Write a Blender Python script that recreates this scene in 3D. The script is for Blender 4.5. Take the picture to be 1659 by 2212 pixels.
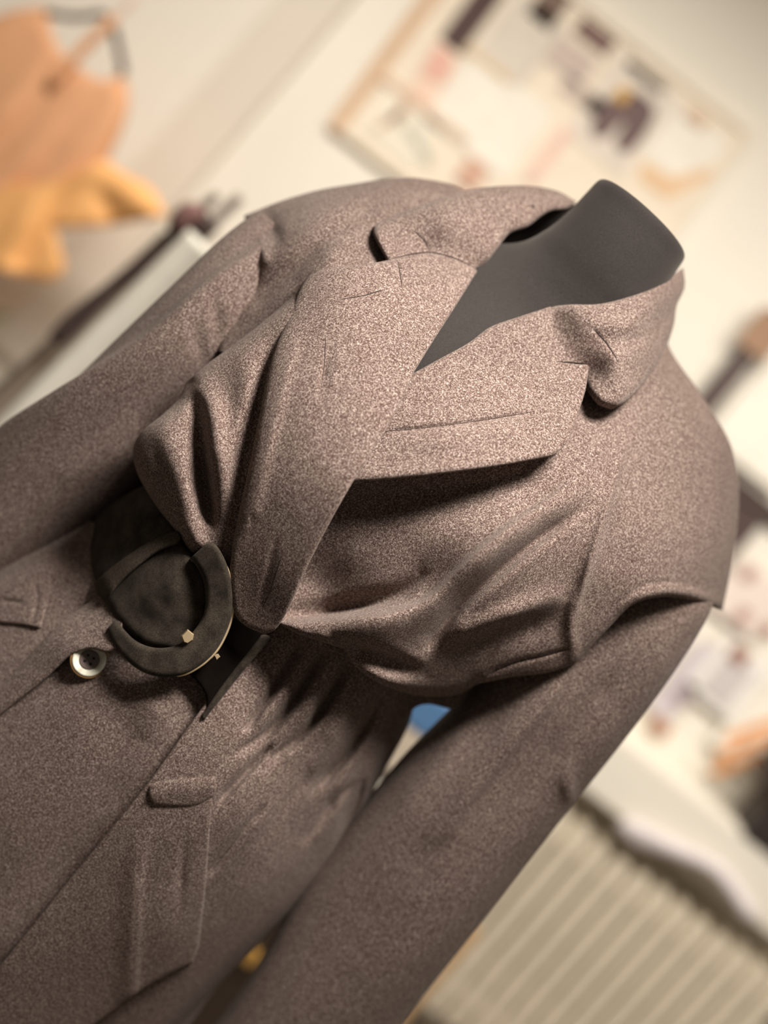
import bpy, math, random
import numpy as np
from mathutils import Vector, Matrix
from mathutils.geometry import delaunay_2d_cdt

random.seed(7); rng = np.random.default_rng(7)
for o in list(bpy.data.objects): bpy.data.objects.remove(o)
SC = bpy.context.scene; COL = SC.collection

# ------------------------------------------------------------------ camera
W, H, FPX = 1659.0, 2212.0, 2400.0
PITCH, ROLL, CAMZ = math.radians(8), math.radians(38), 1.32
CR, SR = math.cos(ROLL), math.sin(ROLL)
Fw = np.array([0, math.cos(PITCH), -math.sin(PITCH)])
Up = np.array([0, math.sin(PITCH), math.cos(PITCH)])
Rt = np.array([1.0, 0, 0])
CAM = np.array([0, 0, CAMZ])
cd = bpy.data.cameras.new('camera'); cam = bpy.data.objects.new('camera', cd); COL.objects.link(cam)
xa = Rt*CR + Up*SR; ya = -Rt*SR + Up*CR; za = -Fw
cam.matrix_world = Matrix(((xa[0], ya[0], za[0], 0), (xa[1], ya[1], za[1], 0), (xa[2], ya[2], za[2], CAMZ), (0, 0, 0, 1)))
cd.sensor_fit = 'VERTICAL'; cd.sensor_height = 36.0; cd.lens = FPX/H*36.0
cd.clip_start = 0.05; cd.clip_end = 50
cd.dof.use_dof = True; cd.dof.focus_distance = 0.855; cd.dof.aperture_fstop = 1.45
SC.camera = cam

# ------------------------------------------------------------------ light
wd = bpy.data.worlds.new('world'); SC.world = wd; wd.use_nodes = True
bg = wd.node_tree.nodes['Background']; bg.inputs[0].default_value = (1.0, 0.90, 0.79, 1); bg.inputs[1].default_value = 0.09
def area(name, loc, target, sx, sy, power, col):
    l = bpy.data.lights.new(name, 'AREA'); l.shape = 'RECTANGLE'; l.size = sx; l.size_y = sy; l.energy = power; l.color = col
    o = bpy.data.objects.new(name, l); COL.objects.link(o); o.location = loc
    o.rotation_euler = (Vector(target)-Vector(loc)).to_track_quat('-Z', 'Y').to_euler(); return o
area('key_light', (0.06, 0.43, 2.08), (-0.03, 0.85, 1.22), 0.34, 0.26, 3.4, (1.0, 0.94, 0.87)).data.spread = math.radians(64)  # unseen key lamp added; narrow spread favours the chest over the shoulders
area('wall_wash_light', (0.3, 1.15, 2.62), (0.3, 2.6, 0.75), 3.4, 0.4, 32, (1.0, 0.93, 0.84)).data.spread = math.radians(104)  # unseen wall wash added to brighten the back wall and miss the coat
vs = SC.view_settings; vs.view_transform = 'Standard'; vs.look = 'None'; vs.gamma = 1; vs.exposure = 0.35
vs.use_curve_mapping = False

# ------------------------------------------------------------------ projection helpers
def ru(r, u):                      # upright offsets from the frame centre -> photo pixel
    return (W/2 + r*CR + u*SR, H/2 + r*SR - u*CR)
def unproj(px, py, Y):             # photo pixel + distance plane -> world (arrays allowed)
    px = np.asarray(px, float); py = np.asarray(py, float); Y = np.asarray(Y, float)
    dx = px - W/2; dy = py - H/2
    r = dx*CR + dy*SR; u = dx*SR - dy*CR
    d1 = Fw[1] + Up[1]*u/FPX; d2 = Fw[2] + Up[2]*u/FPX
    t = Y/d1
    return np.stack([r/FPX*t, Y + 0*t, CAMZ + d2*t], -1)
def proj(P):
    d = np.asarray(P) - CAM
    z = d@Fw; r = d@Rt/z*FPX; u = d@Up/z*FPX
    return W/2 + r*CR + u*SR, H/2 + r*SR - u*CR

def tps(pts):
    p = np.array(pts, float); xy = p[:, :2]/1000; v = p[:, 2]; n = len(p)
    def ker(d2): return np.where(d2 > 0, d2*np.log(d2+1e-12), 0)
    K = ker(((xy[:, None]-xy[None])**2).sum(-1)) + 1e-4*np.eye(n)
    Pm = np.c_[np.ones(n), xy]
    A = np.block([[K, Pm], [Pm.T, np.zeros((3, 3))]])
    s = np.linalg.solve(A, np.r_[v, 0, 0, 0])
    def f(x, y):
        q = np.stack([np.asarray(x, float), np.asarray(y, float)], -1)/1000
        return ker(((q[:, None]-xy[None])**2).sum(-1))@s[:n] + s[n] + q@s[n+1:]
    return f

def spline(pts, step=5.0, closed=False):
    p = [np.array(q[:2], float) for q in pts]
    if len(p) == 2:
        n = max(1, int(np.linalg.norm(p[1]-p[0])/step)); return np.array([p[0]+(p[1]-p[0])*i/n for i in range(n+1)])
    if closed: P = [p[-1]]+p+[p[0], p[1]]
    else: P = [2*p[0]-p[1]]+p+[2*p[-1]-p[-2]]
    out = []
    for i in range(1, len(P)-2):
        a, b, c, d = P[i-1:i+3]
        n = max(1, int(np.linalg.norm(c-b)/step))
        ta, tb, tc = [max(np.linalg.norm(q), 1e-6)**0.5 for q in (b-a, c-b, d-c)]
        m1 = ((b-a)/ta - (c-a)/(ta+tb) + (c-b)/tb)*tb; m2 = ((c-b)/tb - (d-b)/(tb+tc) + (d-c)/tc)*tb
        for k in range(n):
            t = k/n
            out.append((2*t**3-3*t*t+1)*b + (t**3-2*t*t+t)*m1 + (-2*t**3+3*t*t)*c + (t**3-t*t)*m2)
    if not closed: out.append(P[-2])
    return np.array(out)

def polydist(X, Y, pl):
    """distance to a polyline, signed by side, and the 0..1 position along it"""
    pl = np.asarray(pl, float); A = pl[:-1, :2]; B = pl[1:, :2]
    L = np.linalg.norm(B-A, axis=1); cum = np.r_[0, np.cumsum(L)]
    best = np.full(X.shape, 1e9); pos = np.zeros(X.shape); sg = np.ones(X.shape)
    for i in range(len(A)):
        ab = B[i]-A[i]; l2 = max(ab@ab, 1e-9)
        t = np.clip(((X-A[i, 0])*ab[0]+(Y-A[i, 1])*ab[1])/l2, 0, 1)
        ex = X-A[i, 0]-t*ab[0]; ey = Y-A[i, 1]-t*ab[1]; d = np.hypot(ex, ey)
        m = d < best; best = np.where(m, d, best)
        pos = np.where(m, (cum[i]+t*L[i])/cum[-1], pos)
        sg = np.where(m, np.sign(ab[0]*(Y-A[i, 1])-ab[1]*(X-A[i, 0])+1e-9), sg)
    return best, sg, pos

FOLD = 1.35
def ridge_disp(X, Y, ridges):
    """folds: (points (x, y, height mm), width on the left side, width on the right side) as heights in mm"""
    h = np.zeros(X.shape)
    for pts, wl, wr in ridges:
        q = np.array(pts, float); sp = spline(q, 12)
        d, s, t = polydist(X, Y, sp)
        sl = np.r_[0, np.cumsum(np.linalg.norm(np.diff(q[:, :2], axis=0), axis=1))]; sl /= sl[-1]
        amp = np.interp(t, sl, q[:, 2]); w = np.where(s > 0, wr, wl)
        h += FOLD*amp*np.exp(-(d/w)**2)
    return h

# ------------------------------------------------------------------ object helpers
def mesh_obj(name, V, F, mat=None, parent=None, smooth=True):
    me = bpy.data.meshes.new(name); me.from_pydata([tuple(map(float, v)) for v in V], [], [tuple(map(int, f)) for f in F])
    me.update()
    if smooth: me.polygons.foreach_set('use_smooth', [True]*len(me.polygons))
    if mat: me.materials.append(mat)
    o = bpy.data.objects.new(name, me); COL.objects.link(o)
    if parent:
        o.parent = parent
        o.matrix_parent_inverse = Matrix.Translation(-Vector(parent.location)) if parent.type == 'EMPTY' else Matrix.Identity(4)
    return o
def tag(o, label=None, cat=None, group=None, kind=None):
    for k, v in (('label', label), ('category', cat), ('group', group), ('kind', kind)):
        if v: o[k] = v
    return o
def empty(name, loc, label, cat, group=None):
    o = bpy.data.objects.new(name, None); COL.objects.link(o); o.location = loc; o.empty_display_size = 0.05
    return tag(o, label, cat, group)

def inside(X, Y, poly):
    r = np.zeros(X.shape, bool); n = len(poly)
    for i in range(n):
        x1, y1 = poly[i]; x2, y2 = poly[(i+1) % n]
        c = (y1 > Y) != (y2 > Y)
        with np.errstate(divide='ignore', invalid='ignore'):
            r ^= c & (X < (x2-x1)*(Y-y1)/(y2-y1+1e-12)+x1)
    return r

def panel(name, segs, depth, mat, parent, thick=3.0, step=6.0, ridges=(), creases=(), label=None):
    """a cut and sewn cloth piece: outline segments (roll width px, roll depth mm, points), laid at depth(x, y) metres,
    folds and sewn creases raised or sunk in mm, closed with a back face at the cloth's thickness"""
    B = []; rolls = []
    for w, d, pts in segs:
        s = spline(pts, step); rolls.append((w, d, s)); B.extend(s[:-1])
    B = np.array(B); keep = [0]
    for i in range(1, len(B)):
        if np.linalg.norm(B[i]-B[keep[-1]]) > step*0.35: keep.append(i)
    if np.linalg.norm(B[keep[-1]]-B[0]) < step*0.35: keep.pop()
    B = B[keep]; nb = len(B); loop = np.r_[B, B[:1]]
    mn = B.min(0); mx = B.max(0)
    gx, gy = np.meshgrid(np.arange(mn[0], mx[0], step), np.arange(mn[1], mx[1], step*0.87)); gx[1::2] += step/2
    pts = [np.c_[gx.ravel(), gy.ravel()]]
    nrm = np.roll(B, -1, 0)-np.roll(B, 1, 0); nrm = np.c_[-nrm[:, 1], nrm[:, 0]]/np.maximum(np.linalg.norm(nrm, axis=1), 1e-9)[:, None]
    t = B[:10]+nrm[:10]*1.0
    if inside(t[:, 0], t[:, 1], B).mean() < 0.5: nrm = -nrm
    P = pts[0]; d, _, _ = polydist(P[:, 0], P[:, 1], loop); P = P[inside(P[:, 0], P[:, 1], B) & (d > 7.0)]
    fine = []
    for cp, dep, w in creases:
        sp = spline(cp, max(3.0, w)); tg = np.gradient(sp, axis=0); tg /= np.maximum(np.linalg.norm(tg, axis=1), 1e-9)[:, None]; nn = np.c_[-tg[:, 1], tg[:, 0]]
        for k in (-2.0, -0.9, 0, 0.9, 2.0): fine.append(sp+nn*k*w)
    if fine:
        fine = np.concatenate(fine); d, _, _ = polydist(fine[:, 0], fine[:, 1], loop); fine = fine[inside(fine[:, 0], fine[:, 1], B) & (d > 5.5)]
        for cp, dep, w in creases:
            d, _, _ = polydist(P[:, 0], P[:, 1], spline(cp, 8)); P = P[d > 2.6*w]
        P = np.r_[P, fine]
    ring = []
    for k in (1.6, 4.2):
        q = B+nrm*k; d, _, _ = polydist(q[:, 0], q[:, 1], loop); ring.append(q[inside(q[:, 0], q[:, 1], B) & (d > k*0.9)])
    A = np.r_[B, *ring, P]
    vs_, _, fs, ov, _, _ = delaunay_2d_cdt([Vector((float(x), float(y))) for x, y in A], [], [list(range(nb))], 1, 1e-4)
    A = np.array([tuple(v) for v in vs_]); F = np.array([f[:] for f in fs if len(f) == 3])
    X, Y = A[:, 0], A[:, 1]
    D = depth(X, Y)
    for w, dm, s in rolls:
        if w <= 0: continue
        d, _, _ = polydist(X, Y, s); q = 1-np.minimum(d/w, 1)
        D = D + dm/1000*(1-np.sqrt(np.maximum(1-q*q, 0)))
    h = ridge_disp(X, Y, ridges)
    for cp, dep, w in creases:
        d, _, t = polydist(X, Y, spline(cp, 6)); tp = np.clip(np.minimum(t, 1-t)*5, 0, 1); tp = tp*tp*(3-2*tp); h -= dep*tp*np.exp(-(d/w)**2)
    D = D - h/1000
    Vf = unproj(X, Y, D); Vb = unproj(X, Y, D+thick/1000)
    n = len(A)
    tri = A[F]; ar = (tri[:, 1, 0]-tri[:, 0, 0])*(tri[:, 2, 1]-tri[:, 0, 1])-(tri[:, 1, 1]-tri[:, 0, 1])*(tri[:, 2, 0]-tri[:, 0, 0])
    F = np.where((ar > 0)[:, None], F[:, ::-1], F)          # face the viewer
    e = {}
    for a, b, c in F:
        for i, j in ((a, b), (b, c), (c, a)):
            if (j, i) in e: del e[(j, i)]
            else: e[(i, j)] = 1
    faces = [tuple(f) for f in F]+[tuple(f[::-1]+n) for f in F]+[(j, i, i+n, j+n) for i, j in e]
    o = mesh_obj(name, np.r_[Vf, Vb], faces, mat, parent)
    if label: o['label'] = label
    return o

def ring_loft(name, rings, mat, parent, nseg=96, sub=8, ridges=(), power=2.3, cap=True, tilt=0.0):
    """closed tube from level rings (u, r_left, r_right, y_front, y_back)"""
    R = np.array(rings, float); n = len(R); out = []
    for i in range(n-1):
        p0, p1, p2, p3 = R[max(i-1, 0)], R[i], R[i+1], R[min(i+2, n-1)]
        for k in range(sub):
            t = k/sub; m1 = (p2-p0)/2; m2 = (p3-p1)/2
            out.append((2*t**3-3*t*t+1)*p1+(t**3-2*t*t+t)*m1+(-2*t**3+3*t*t)*p2+(t**3-t*t)*m2)
    out.append(R[-1]); R = np.array(out)
    V = []; a = np.linspace(0, 2*np.pi, nseg, endpoint=False)
    ca = np.sign(np.cos(a))*np.abs(np.cos(a))**(2/power); sa = np.sign(np.sin(a))*np.abs(np.sin(a))**(2/power)
    for u, rl, rr, yf, yb in R:
        yc = (yf+yb)/2
        L = unproj(*ru(rl, u), yc); Q = unproj(*ru(rr, u), yc)
        x = (L[0]+Q[0])/2+(Q[0]-L[0])/2*ca
        V.append(np.c_[x, yc+(yb-yf)/2*sa, L[2]+tilt*(x-(L[0]+Q[0])/2)])
    V = np.array(V); m = len(R)
    if len(ridges):
        dv = np.roll(V, -1, 1)-np.roll(V, 1, 1); du = np.gradient(V, axis=0); N = np.cross(dv, du); N /= np.maximum(np.linalg.norm(N, axis=-1), 1e-9)[..., None]
        C = V.mean(1, keepdims=True); N *= np.sign((N*(V-C)).sum(-1).mean())
        px, py = proj(V.reshape(-1, 3)); hh = ridge_disp(px, py, ridges).reshape(V.shape[:2])
        vd = CAM-V; vd /= np.linalg.norm(vd, axis=-1)[..., None]
        V = V+N*(hh*np.clip(((N*vd).sum(-1)+0.15)*3, 0, 1)/1000)[..., None]
    F = []
    for i in range(m-1):
        for j in range(nseg):
            k = (j+1) % nseg; F.append((i*nseg+j, i*nseg+k, (i+1)*nseg+k, (i+1)*nseg+j))
    Vl = list(V.reshape(-1, 3))
    if cap:
        for i, rev in ((0, True), (m-1, False)):
            c = V[i].mean(0); prev = [i*nseg+j for j in range(nseg)]
            Vl.append(c); ci = len(Vl)-1
            for j in range(nseg):
                a_, b_ = i*nseg+j, i*nseg+(j+1) % nseg
                F.append((b_, a_, ci) if rev else (a_, b_, ci))
    o = mesh_obj(name, Vl, F, mat, parent)
    # consistent outward facing
    import bmesh
    bm = bmesh.new(); bm.from_mesh(o.data); bmesh.ops.recalc_face_normals(bm, faces=bm.faces); bm.to_mesh(o.data); bm.free()
    return o

def tube(name, pts, rad, mat, parent=None, n=10, closed=False):
    P = np.array(pts, float); V = []; F = []; m = len(P); T = np.gradient(P, axis=0)
    rad = np.broadcast_to(np.asarray(rad, float), (m,))
    up = np.array([0.3, 0.2, 0.93])
    for i in range(m):
        t = T[i]/np.linalg.norm(T[i]); s = np.cross(t, up)
        if np.linalg.norm(s) < 0.15: s = np.cross(t, np.array([1.0, 0, 0]))
        s /= np.linalg.norm(s); v = np.cross(t, s)
        for k in range(n):
            a = 2*np.pi*k/n; V.append(P[i]+rad[i]*(np.cos(a)*s+np.sin(a)*v))
    for i in range(m-1):
        for k in range(n): F.append((i*n+k, (i+1)*n+k, (i+1)*n+(k+1) % n, i*n+(k+1) % n))
    F.append(tuple(range(n))); F.append(tuple(range(m*n-1, (m-1)*n-1, -1)))
    return mesh_obj(name, V, F, mat, parent)

def box(name, c, s, mat, parent=None, rotz=0, bev=0.0, rot=None):
    import bmesh
    bm = bmesh.new(); bmesh.ops.create_cube(bm, size=1); bmesh.ops.scale(bm, vec=s, verts=bm.verts)
    if bev: bmesh.ops.bevel(bm, geom=bm.edges[:], offset=bev, segments=2, affect='EDGES')
    M = Matrix.Translation(c) @ (rot if rot else Matrix.Rotation(rotz, 4, 'Z')); bmesh.ops.transform(bm, matrix=M, verts=bm.verts)
    me = bpy.data.meshes.new(name); bm.to_mesh(me); bm.free()
    if mat: me.materials.append(mat)
    o = bpy.data.objects.new(name, me); COL.objects.link(o)
    if parent:
        o.parent = parent; o.matrix_parent_inverse = Matrix.Translation(-Vector(parent.location)) if parent.type == 'EMPTY' else Matrix.Identity(4)
    return o

# ------------------------------------------------------------------ materials
def mat_base(name):
    m = bpy.data.materials.new(name); m.use_nodes = True; nt = m.node_tree; return m, nt, nt.nodes['Principled BSDF']
def N(nt, t, **kw):
    n = nt.nodes.new(t)
    for k, v in kw.items():
        if k in n.inputs: n.inputs[k].default_value = v
        else: setattr(n, k, v)
    return n
def ramp(nt, stops):
    r = nt.nodes.new('ShaderNodeValToRGB'); e = r.color_ramp.elements
    while len(e) < len(stops): e.new(0.5)
    for i, (p, c) in enumerate(stops): e[i].position = p; e[i].color = (*c, 1)
    return r
def plain(name, col, rough=0.7, noise=0.06, scale=30, metal=0.0, emit=0):
    m, nt, b = mat_base(name); tc = N(nt, 'ShaderNodeTexCoord'); nz = N(nt, 'ShaderNodeTexNoise', Scale=scale, Detail=3.0)
    r = ramp(nt, [(0.3, tuple(c*(1-noise) for c in col)), (0.7, tuple(min(1, c*(1+noise)) for c in col))])
    nt.links.new(tc.outputs['Object'], nz.inputs['Vector']); nt.links.new(nz.outputs[0], r.inputs[0]); nt.links.new(r.outputs[0], b.inputs['Base Color'])
    b.inputs['Roughness'].default_value = rough; b.inputs['Metallic'].default_value = metal; return m

def wool(name, dark, mid, light, scale=1.0, bump=0.5, sheen=0.12, mott=9.0, mamt=0.12):
    m, nt, b = mat_base(name); L = nt.links.new
    tc = N(nt, 'ShaderNodeTexCoord')
    w = N(nt, 'ShaderNodeTexNoise', Scale=420*scale, Detail=2.0); L(tc.outputs['Object'], w.inputs['Vector'])
    mx = N(nt, 'ShaderNodeVectorMath', operation='MULTIPLY_ADD'); mx.inputs[1].default_value = (0.004,)*3
    L(w.outputs['Color'], mx.inputs[0]); L(tc.outputs['Object'], mx.inputs[2])
    n1 = N(nt, 'ShaderNodeTexNoise', Scale=1500*scale, Detail=4.0, Roughness=0.72); L(mx.outputs[0], n1.inputs['Vector'])
    n2 = N(nt, 'ShaderNodeTexNoise', Scale=700*scale, Detail=3.0, Roughness=0.6); L(tc.outputs['Object'], n2.inputs['Vector'])
    n3 = N(nt, 'ShaderNodeTexNoise', Scale=mott, Detail=3.0); L(tc.outputs['Object'], n3.inputs['Vector'])
    a = N(nt, 'ShaderNodeMath', operation='MULTIPLY_ADD'); a.inputs[1].default_value = 0.35; L(n2.outputs[0], a.inputs[0])
    a2 = N(nt, 'ShaderNodeMath', operation='MULTIPLY'); a2.inputs[1].default_value = 0.65; L(n1.outputs[0], a2.inputs[0]); L(a2.outputs[0], a.inputs[2])
    r = ramp(nt, [(0.38, dark), (0.5, mid), (0.62, light)]); L(a.outputs[0], r.inputs[0])
    hs = N(nt, 'ShaderNodeHueSaturation'); mr = N(nt, 'ShaderNodeMapRange'); mr.inputs[1].default_value = 0.3; mr.inputs[2].default_value = 0.7; mr.inputs[3].default_value = 1-mamt; mr.inputs[4].default_value = 1+mamt
    L(n3.outputs[0], mr.inputs[0]); L(mr.outputs[0], hs.inputs['Value']); L(r.outputs[0], hs.inputs['Color']); L(hs.outputs[0], b.inputs['Base Color'])
    bp = N(nt, 'ShaderNodeBump', Strength=bump, Distance=0.0010); L(a.outputs[0], bp.inputs['Height']); L(bp.outputs[0], b.inputs['Normal'])
    b.inputs['Roughness'].default_value = 0.95; b.inputs['Specular IOR Level'].default_value = 0.1
    b.inputs['Sheen Weight'].default_value = sheen; b.inputs['Sheen Roughness'].default_value = 0.5; b.inputs['Sheen Tint'].default_value = (1, 0.9, 0.8, 1)
    return m
M = {}
M['wool'] = wool('heather_wool', (0.032, 0.0145, 0.0105), (0.118, 0.076, 0.064), (0.53, 0.435, 0.38))
M['suede'] = wool('black_suede', (0.015, 0.0115, 0.0085), (0.035, 0.0275, 0.0205), (0.072, 0.057, 0.044), 1.3, 0.25, 0.06, 70.0, 0.5)
M['suede_rough'] = wool('rough_suede', (0.016, 0.012, 0.008), (0.06, 0.046, 0.034), (0.13, 0.10, 0.075), 0.9, 0.9, 0.06)
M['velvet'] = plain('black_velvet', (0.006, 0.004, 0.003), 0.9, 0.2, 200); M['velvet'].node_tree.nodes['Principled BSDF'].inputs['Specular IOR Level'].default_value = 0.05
M['form'] = wool('form_jersey', (0.018, 0.0155, 0.0142), (0.034, 0.0295, 0.0272), (0.060, 0.053, 0.049), 2.2, 0.2, 0.1)
M['gold'] = plain('gold', (0.86, 0.66, 0.40), 0.35, 0.05, 20, 0.55)
M['collar_shade'] = plain('brown_collar_shade', (0.016, 0.010, 0.007), 0.8, 0.15, 60)  # dark colour stands in for the shade between collar and neck

# ------------------------------------------------------------------ coat surface (front of the dressed form)
def C(l): return [(*ru(r, u), y) for r, u, y in l]
FRONT = tps(C([(-150, 640, .985), (60, 640, .965), (240, 650, .985), (420, 600, .99), (560, 520, 1.0), (640, 420, 1.0), (700, 290, 1.0), (600, 250, .935),
    (250, 420, .905), (380, 300, .885), (300, 150, .855), (130, 100, .838), (100, -60, .836), (300, -20, .862), (450, 120, .893), (530, 0, .915), (540, 180, .905), (380, -170, .925),
    (150, -200, .855), (-40, -340, .862), (-110, 281, .868), (-100, 100, .842), (-100, -100, .836),
    (-300, 100, .842), (-300, -120, .845), (-450, 0, .875), (-510, -190, .90), (-370, 330, .885), (-480, 400, .94), (-620, 310, 1.0), (-400, 570, .995), (-300, 640, 1.0),
    (-40, -420, .865), (-380, -430, .892), (-460, -440, .94), (230, -360, .89), (311, -340, .94),
    (-40, -700, .848), (-300, -700, .86), (-530, -560, .93), (200, -700, .876), (350, -650, .95), (-40, -1000, .85), (-350, -1000, .862), (200, -1000, .88), (355, -1000, .95),
    (-40, -1400, .855), (320, -1300, .94), (-350, -1400, .87), (-600, -900, .92), (-640, -1300, .9)]))
def on_front(ctrl, const=0.0):
    if not ctrl: return lambda x, y: FRONT(x, y)-const/1000
    f = tps(ctrl); return lambda x, y: FRONT(x, y)-(f(x, y)+const)/1000

cz = 0.30
coat = empty('wool_coat', (0.0, 0.98, 0.72), 'brown heather wool coat with wide notched lapels dressed on the black form', 'coat')
Wl = M['wool']

# closed inner body: back and sides of the coat
ring_loft('back_panel', [(600, -250, 330, .97, 1.06), (540, -400, 470, .955, 1.08), (450, -490, 560, .94, 1.09), (330, -530, 600, .93, 1.10), (180, -500, 540, .91, 1.11),
    (0, -470, 440, .90, 1.11), (-160, -450, 375, .90, 1.10), (-260, -440, 320, .91, 1.08), (-345, -425, 292, .915, 1.07), (-500, -500, 330, .895, 1.10),
    (-900, -580, 340, .90, 1.14), (-1600, -650, 370, .90, 1.18)], Wl, coat)

# sleeves
sl_r = ring_loft('sleeve', [(310, 480, 668, .97, 1.04), (240, 430, 686, .945, 1.05), (100, 395, 698, .923, 1.055), (-60, 380, 702, .917, 1.055), (-240, 378, 702, .92, 1.05), (-420, 358, 702, .92, 1.05),
    (-700, 358, 700, .922, 1.045), (-1000, 392, 698, .925, 1.04), (-1400, 400, 690, .93, 1.04)], Wl, coat, nseg=120, sub=14,
    ridges=[([(1250, 1390, 4), (1200, 1490, 9), (1120, 1590, 9), (1030, 1700, 8), (960, 1800, 4)], 14, 44),
            ([(1060, 1500, 0), (1000, 1600, 5), (900, 1740, 5), (780, 1900, 0)], 30, 40),
            ([(1390, 1400, 0), (1310, 1500, -6), (1200, 1640, -6), (1080, 1800, 0)], 45, 45),
            ([(1240, 1640, 0), (1225, 1690, 4), (1235, 1740, 0)], 10, 14),
            ([(1100, 1840, 0), (900, 2060, 5), (760, 2250, 5)], 60, 70)])
sl_l = ring_loft('sleeve', [(345, -610, -430, .97, 1.06), (250, -632, -410, .945, 1.065), (100, -652, -400, .925, 1.07), (-100, -680, -420, .925, 1.07), (-300, -702, -440, .93, 1.07),
    (-450, -722, -480, .935, 1.065), (-700, -752, -520, .94, 1.06), (-1100, -780, -560, .95, 1.06)], Wl, coat, nseg=120, sub=14,
    ridges=[([(-60, 1030, 14), (0, 985, 15), (170, 865, 16), (340, 745, 16), (480, 620, 13), (620, 520, 10)], 26, 75),
            ([(470, 640, 0), (467, 690, -5), (466, 750, 0)], 9, 9), ([(440, 660, 0), (430, 740, -4), (440, 800, 0)], 10, 10),
            ([(120, 1040, 0), (260, 980, 5), (300, 900, 0)], 40, 40)])

# shoulder of the far side
panel('shoulder_panel', [(55, 38, [(1010, 415), (980, 400), (920, 387), (860, 383), (760, 398), (690, 410), (610, 433), (527, 466)]),
    (13, 5, [(527, 466), (540, 505), (556, 560), (552, 610), (500, 680), (470, 760)]), (0, 0, [(470, 760), (560, 760), (760, 640), (900, 540), (1010, 415)])],
    on_front([(527, 466, 4), (860, 385, 0), (556, 540, 8), (700, 560, 4), (548, 600, -6), (480, 700, -22), (470, 760, -24), (760, 640, -8), (900, 520, -10)]), Wl, coat, 4, 6,
    ridges=[([(500, 610, 8), (620, 515, 9), (760, 440, 9), (868, 395, 6)], 34, 46), ([(640, 610, 0), (700, 545, 8), (760, 478, 8), (830, 418, 3)], 26, 40),
            ([(542, 468, 4), (556, 510, 5), (572, 560, 3)], 12, 12), ([(575, 455, -3), (592, 505, -5), (606, 545, 0)], 16, 16), ([(560, 640, -3), (680, 545, -8), (790, 450, -6), (850, 415, 0)], 22, 22),
            ([(760, 560, 0), (840, 470, 6), (920, 405, 4)], 30, 30)])

# near-side front
panel('front_panel', [(70, 45, [(1430, 680), (1446, 750), (1520, 860), (1578, 960), (1596, 1050), (1592, 1150), (1577, 1240), (1561, 1318)]),
    (14, 7, [(1561, 1318), (1500, 1298), (1430, 1290), (1370, 1305), (1310, 1362), (1245, 1432)]),
    (8, 4, [(1245, 1432), (1190, 1452), (1110, 1462), (1030, 1478)]),
    (30, 22, [(1030, 1478), (995, 1498), (945, 1505), (885, 1499), (815, 1474), (768, 1440), (742, 1402)]),
    (14, 9, [(742, 1402), (700, 1388), (650, 1372), (598, 1346)]),
    (0, 0, [(598, 1346), (660, 1210), (720, 1060), (800, 940), (960, 820), (1120, 740), (1260, 700), (1360, 690), (1430, 680)])],
    on_front([(620, 1340, 10), (760, 1040, -4), (1200, 800, -4), (1440, 760, 0), (1560, 1300, 14), (1450, 1290, 14), (1310, 1350, 14), (1240, 1430, 14), (940, 1440, 26), (830, 1380, 18), (1040, 1220, 8), (760, 1200, -26), (860, 1130, -18), (700, 1280, -24), (900, 1225, -20), (1010, 1080, -8), (1150, 1040, -4)]), Wl, coat, 4, 6,
    ridges=[([(740, 1085, -3), (850, 1072, -9), (1000, 1055, -9), (1120, 1030, -6), (1200, 1000, 0)], 26, 55), ([(600, 1352, 6), (690, 1347, 17), (780, 1338, 22), (858, 1325, 22), (925, 1297, 20), (972, 1255, 17), (1018, 1210, 15), (1090, 1150, 12), (1185, 1085, 7), (1290, 1000, 0)], 10, 58),
            ([(915, 1400, -2), (940, 1380, -8), (986, 1318, -13), (1079, 1236, -14), (1171, 1160, -11), (1241, 1111, -4), (1290, 1080, 0)], 26, 13),
            ([(940, 1392, 0), (1000, 1366, 7), (1102, 1328, 8), (1200, 1290, 3)], 24, 16),
            ([(950, 1425, 0), (1050, 1385, -7), (1150, 1350, -8), (1215, 1325, -2), (1245, 1310, 0)], 20, 36),
            ([(1352, 930, 0), (1338, 1000, 3.5), (1309, 1096, 5), (1268, 1235, 5.5), (1235, 1335, 5), (1240, 1420, 2)], 13, 15),
            ([(1300, 1360, 0), (1330, 1200, -5), (1380, 1050, -4), (1400, 950, 0)], 45, 45),
            ([(722, 1384, -4), (790, 1410, -15), (850, 1430, -15), (910, 1450, -2)], 16, 30),
            ([(640, 1180, 0), (760, 1210, 5), (860, 1200, 4), (960, 1120, 0)], 60, 60),
            ([(625, 1330, -8), (700, 1322, -14), (780, 1308, -15), (850, 1288, -10), (905, 1255, -3)], 24, 9),
            ([(1180, 1130, 0), (1290, 960, 6), (1370, 850, 0)], 60, 50), ([(1330, 1335, 0), (1385, 1290, 4), (1460, 1277, 5), (1556, 1300, 4)], 13, 13)],
    creases=[([(1040, 1462), (1110, 1432), (1180, 1415), (1238, 1398)], 3.0, 4), ([(1360, 890), (1340, 1000), (1308, 1105), (1268, 1232), (1234, 1360)], -2.6, 4.5),
             ([(925, 1400), (950, 1362), (990, 1314), (1079, 1234), (1171, 1158), (1262, 1096)], 6, 7), ([(1320, 1320), (1385, 1268), (1460, 1258), (1550, 1284)], 1.6, 5),
             ([(612, 1338), (700, 1328), (785, 1315), (855, 1298), (915, 1262)], 5, 6)])

panel('underarm_gusset', [(0, 0, [(820, 1470), (1015, 1475)]), (10, 6, [(1015, 1475), (1000, 1515), (978, 1530), (925, 1521), (898, 1528), (860, 1570), (820, 1600)]), (0, 0, [(820, 1600), (800, 1540), (820, 1470)])],
    lambda x, y: 0.95+0*x, Wl, coat, 4, 7)
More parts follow.
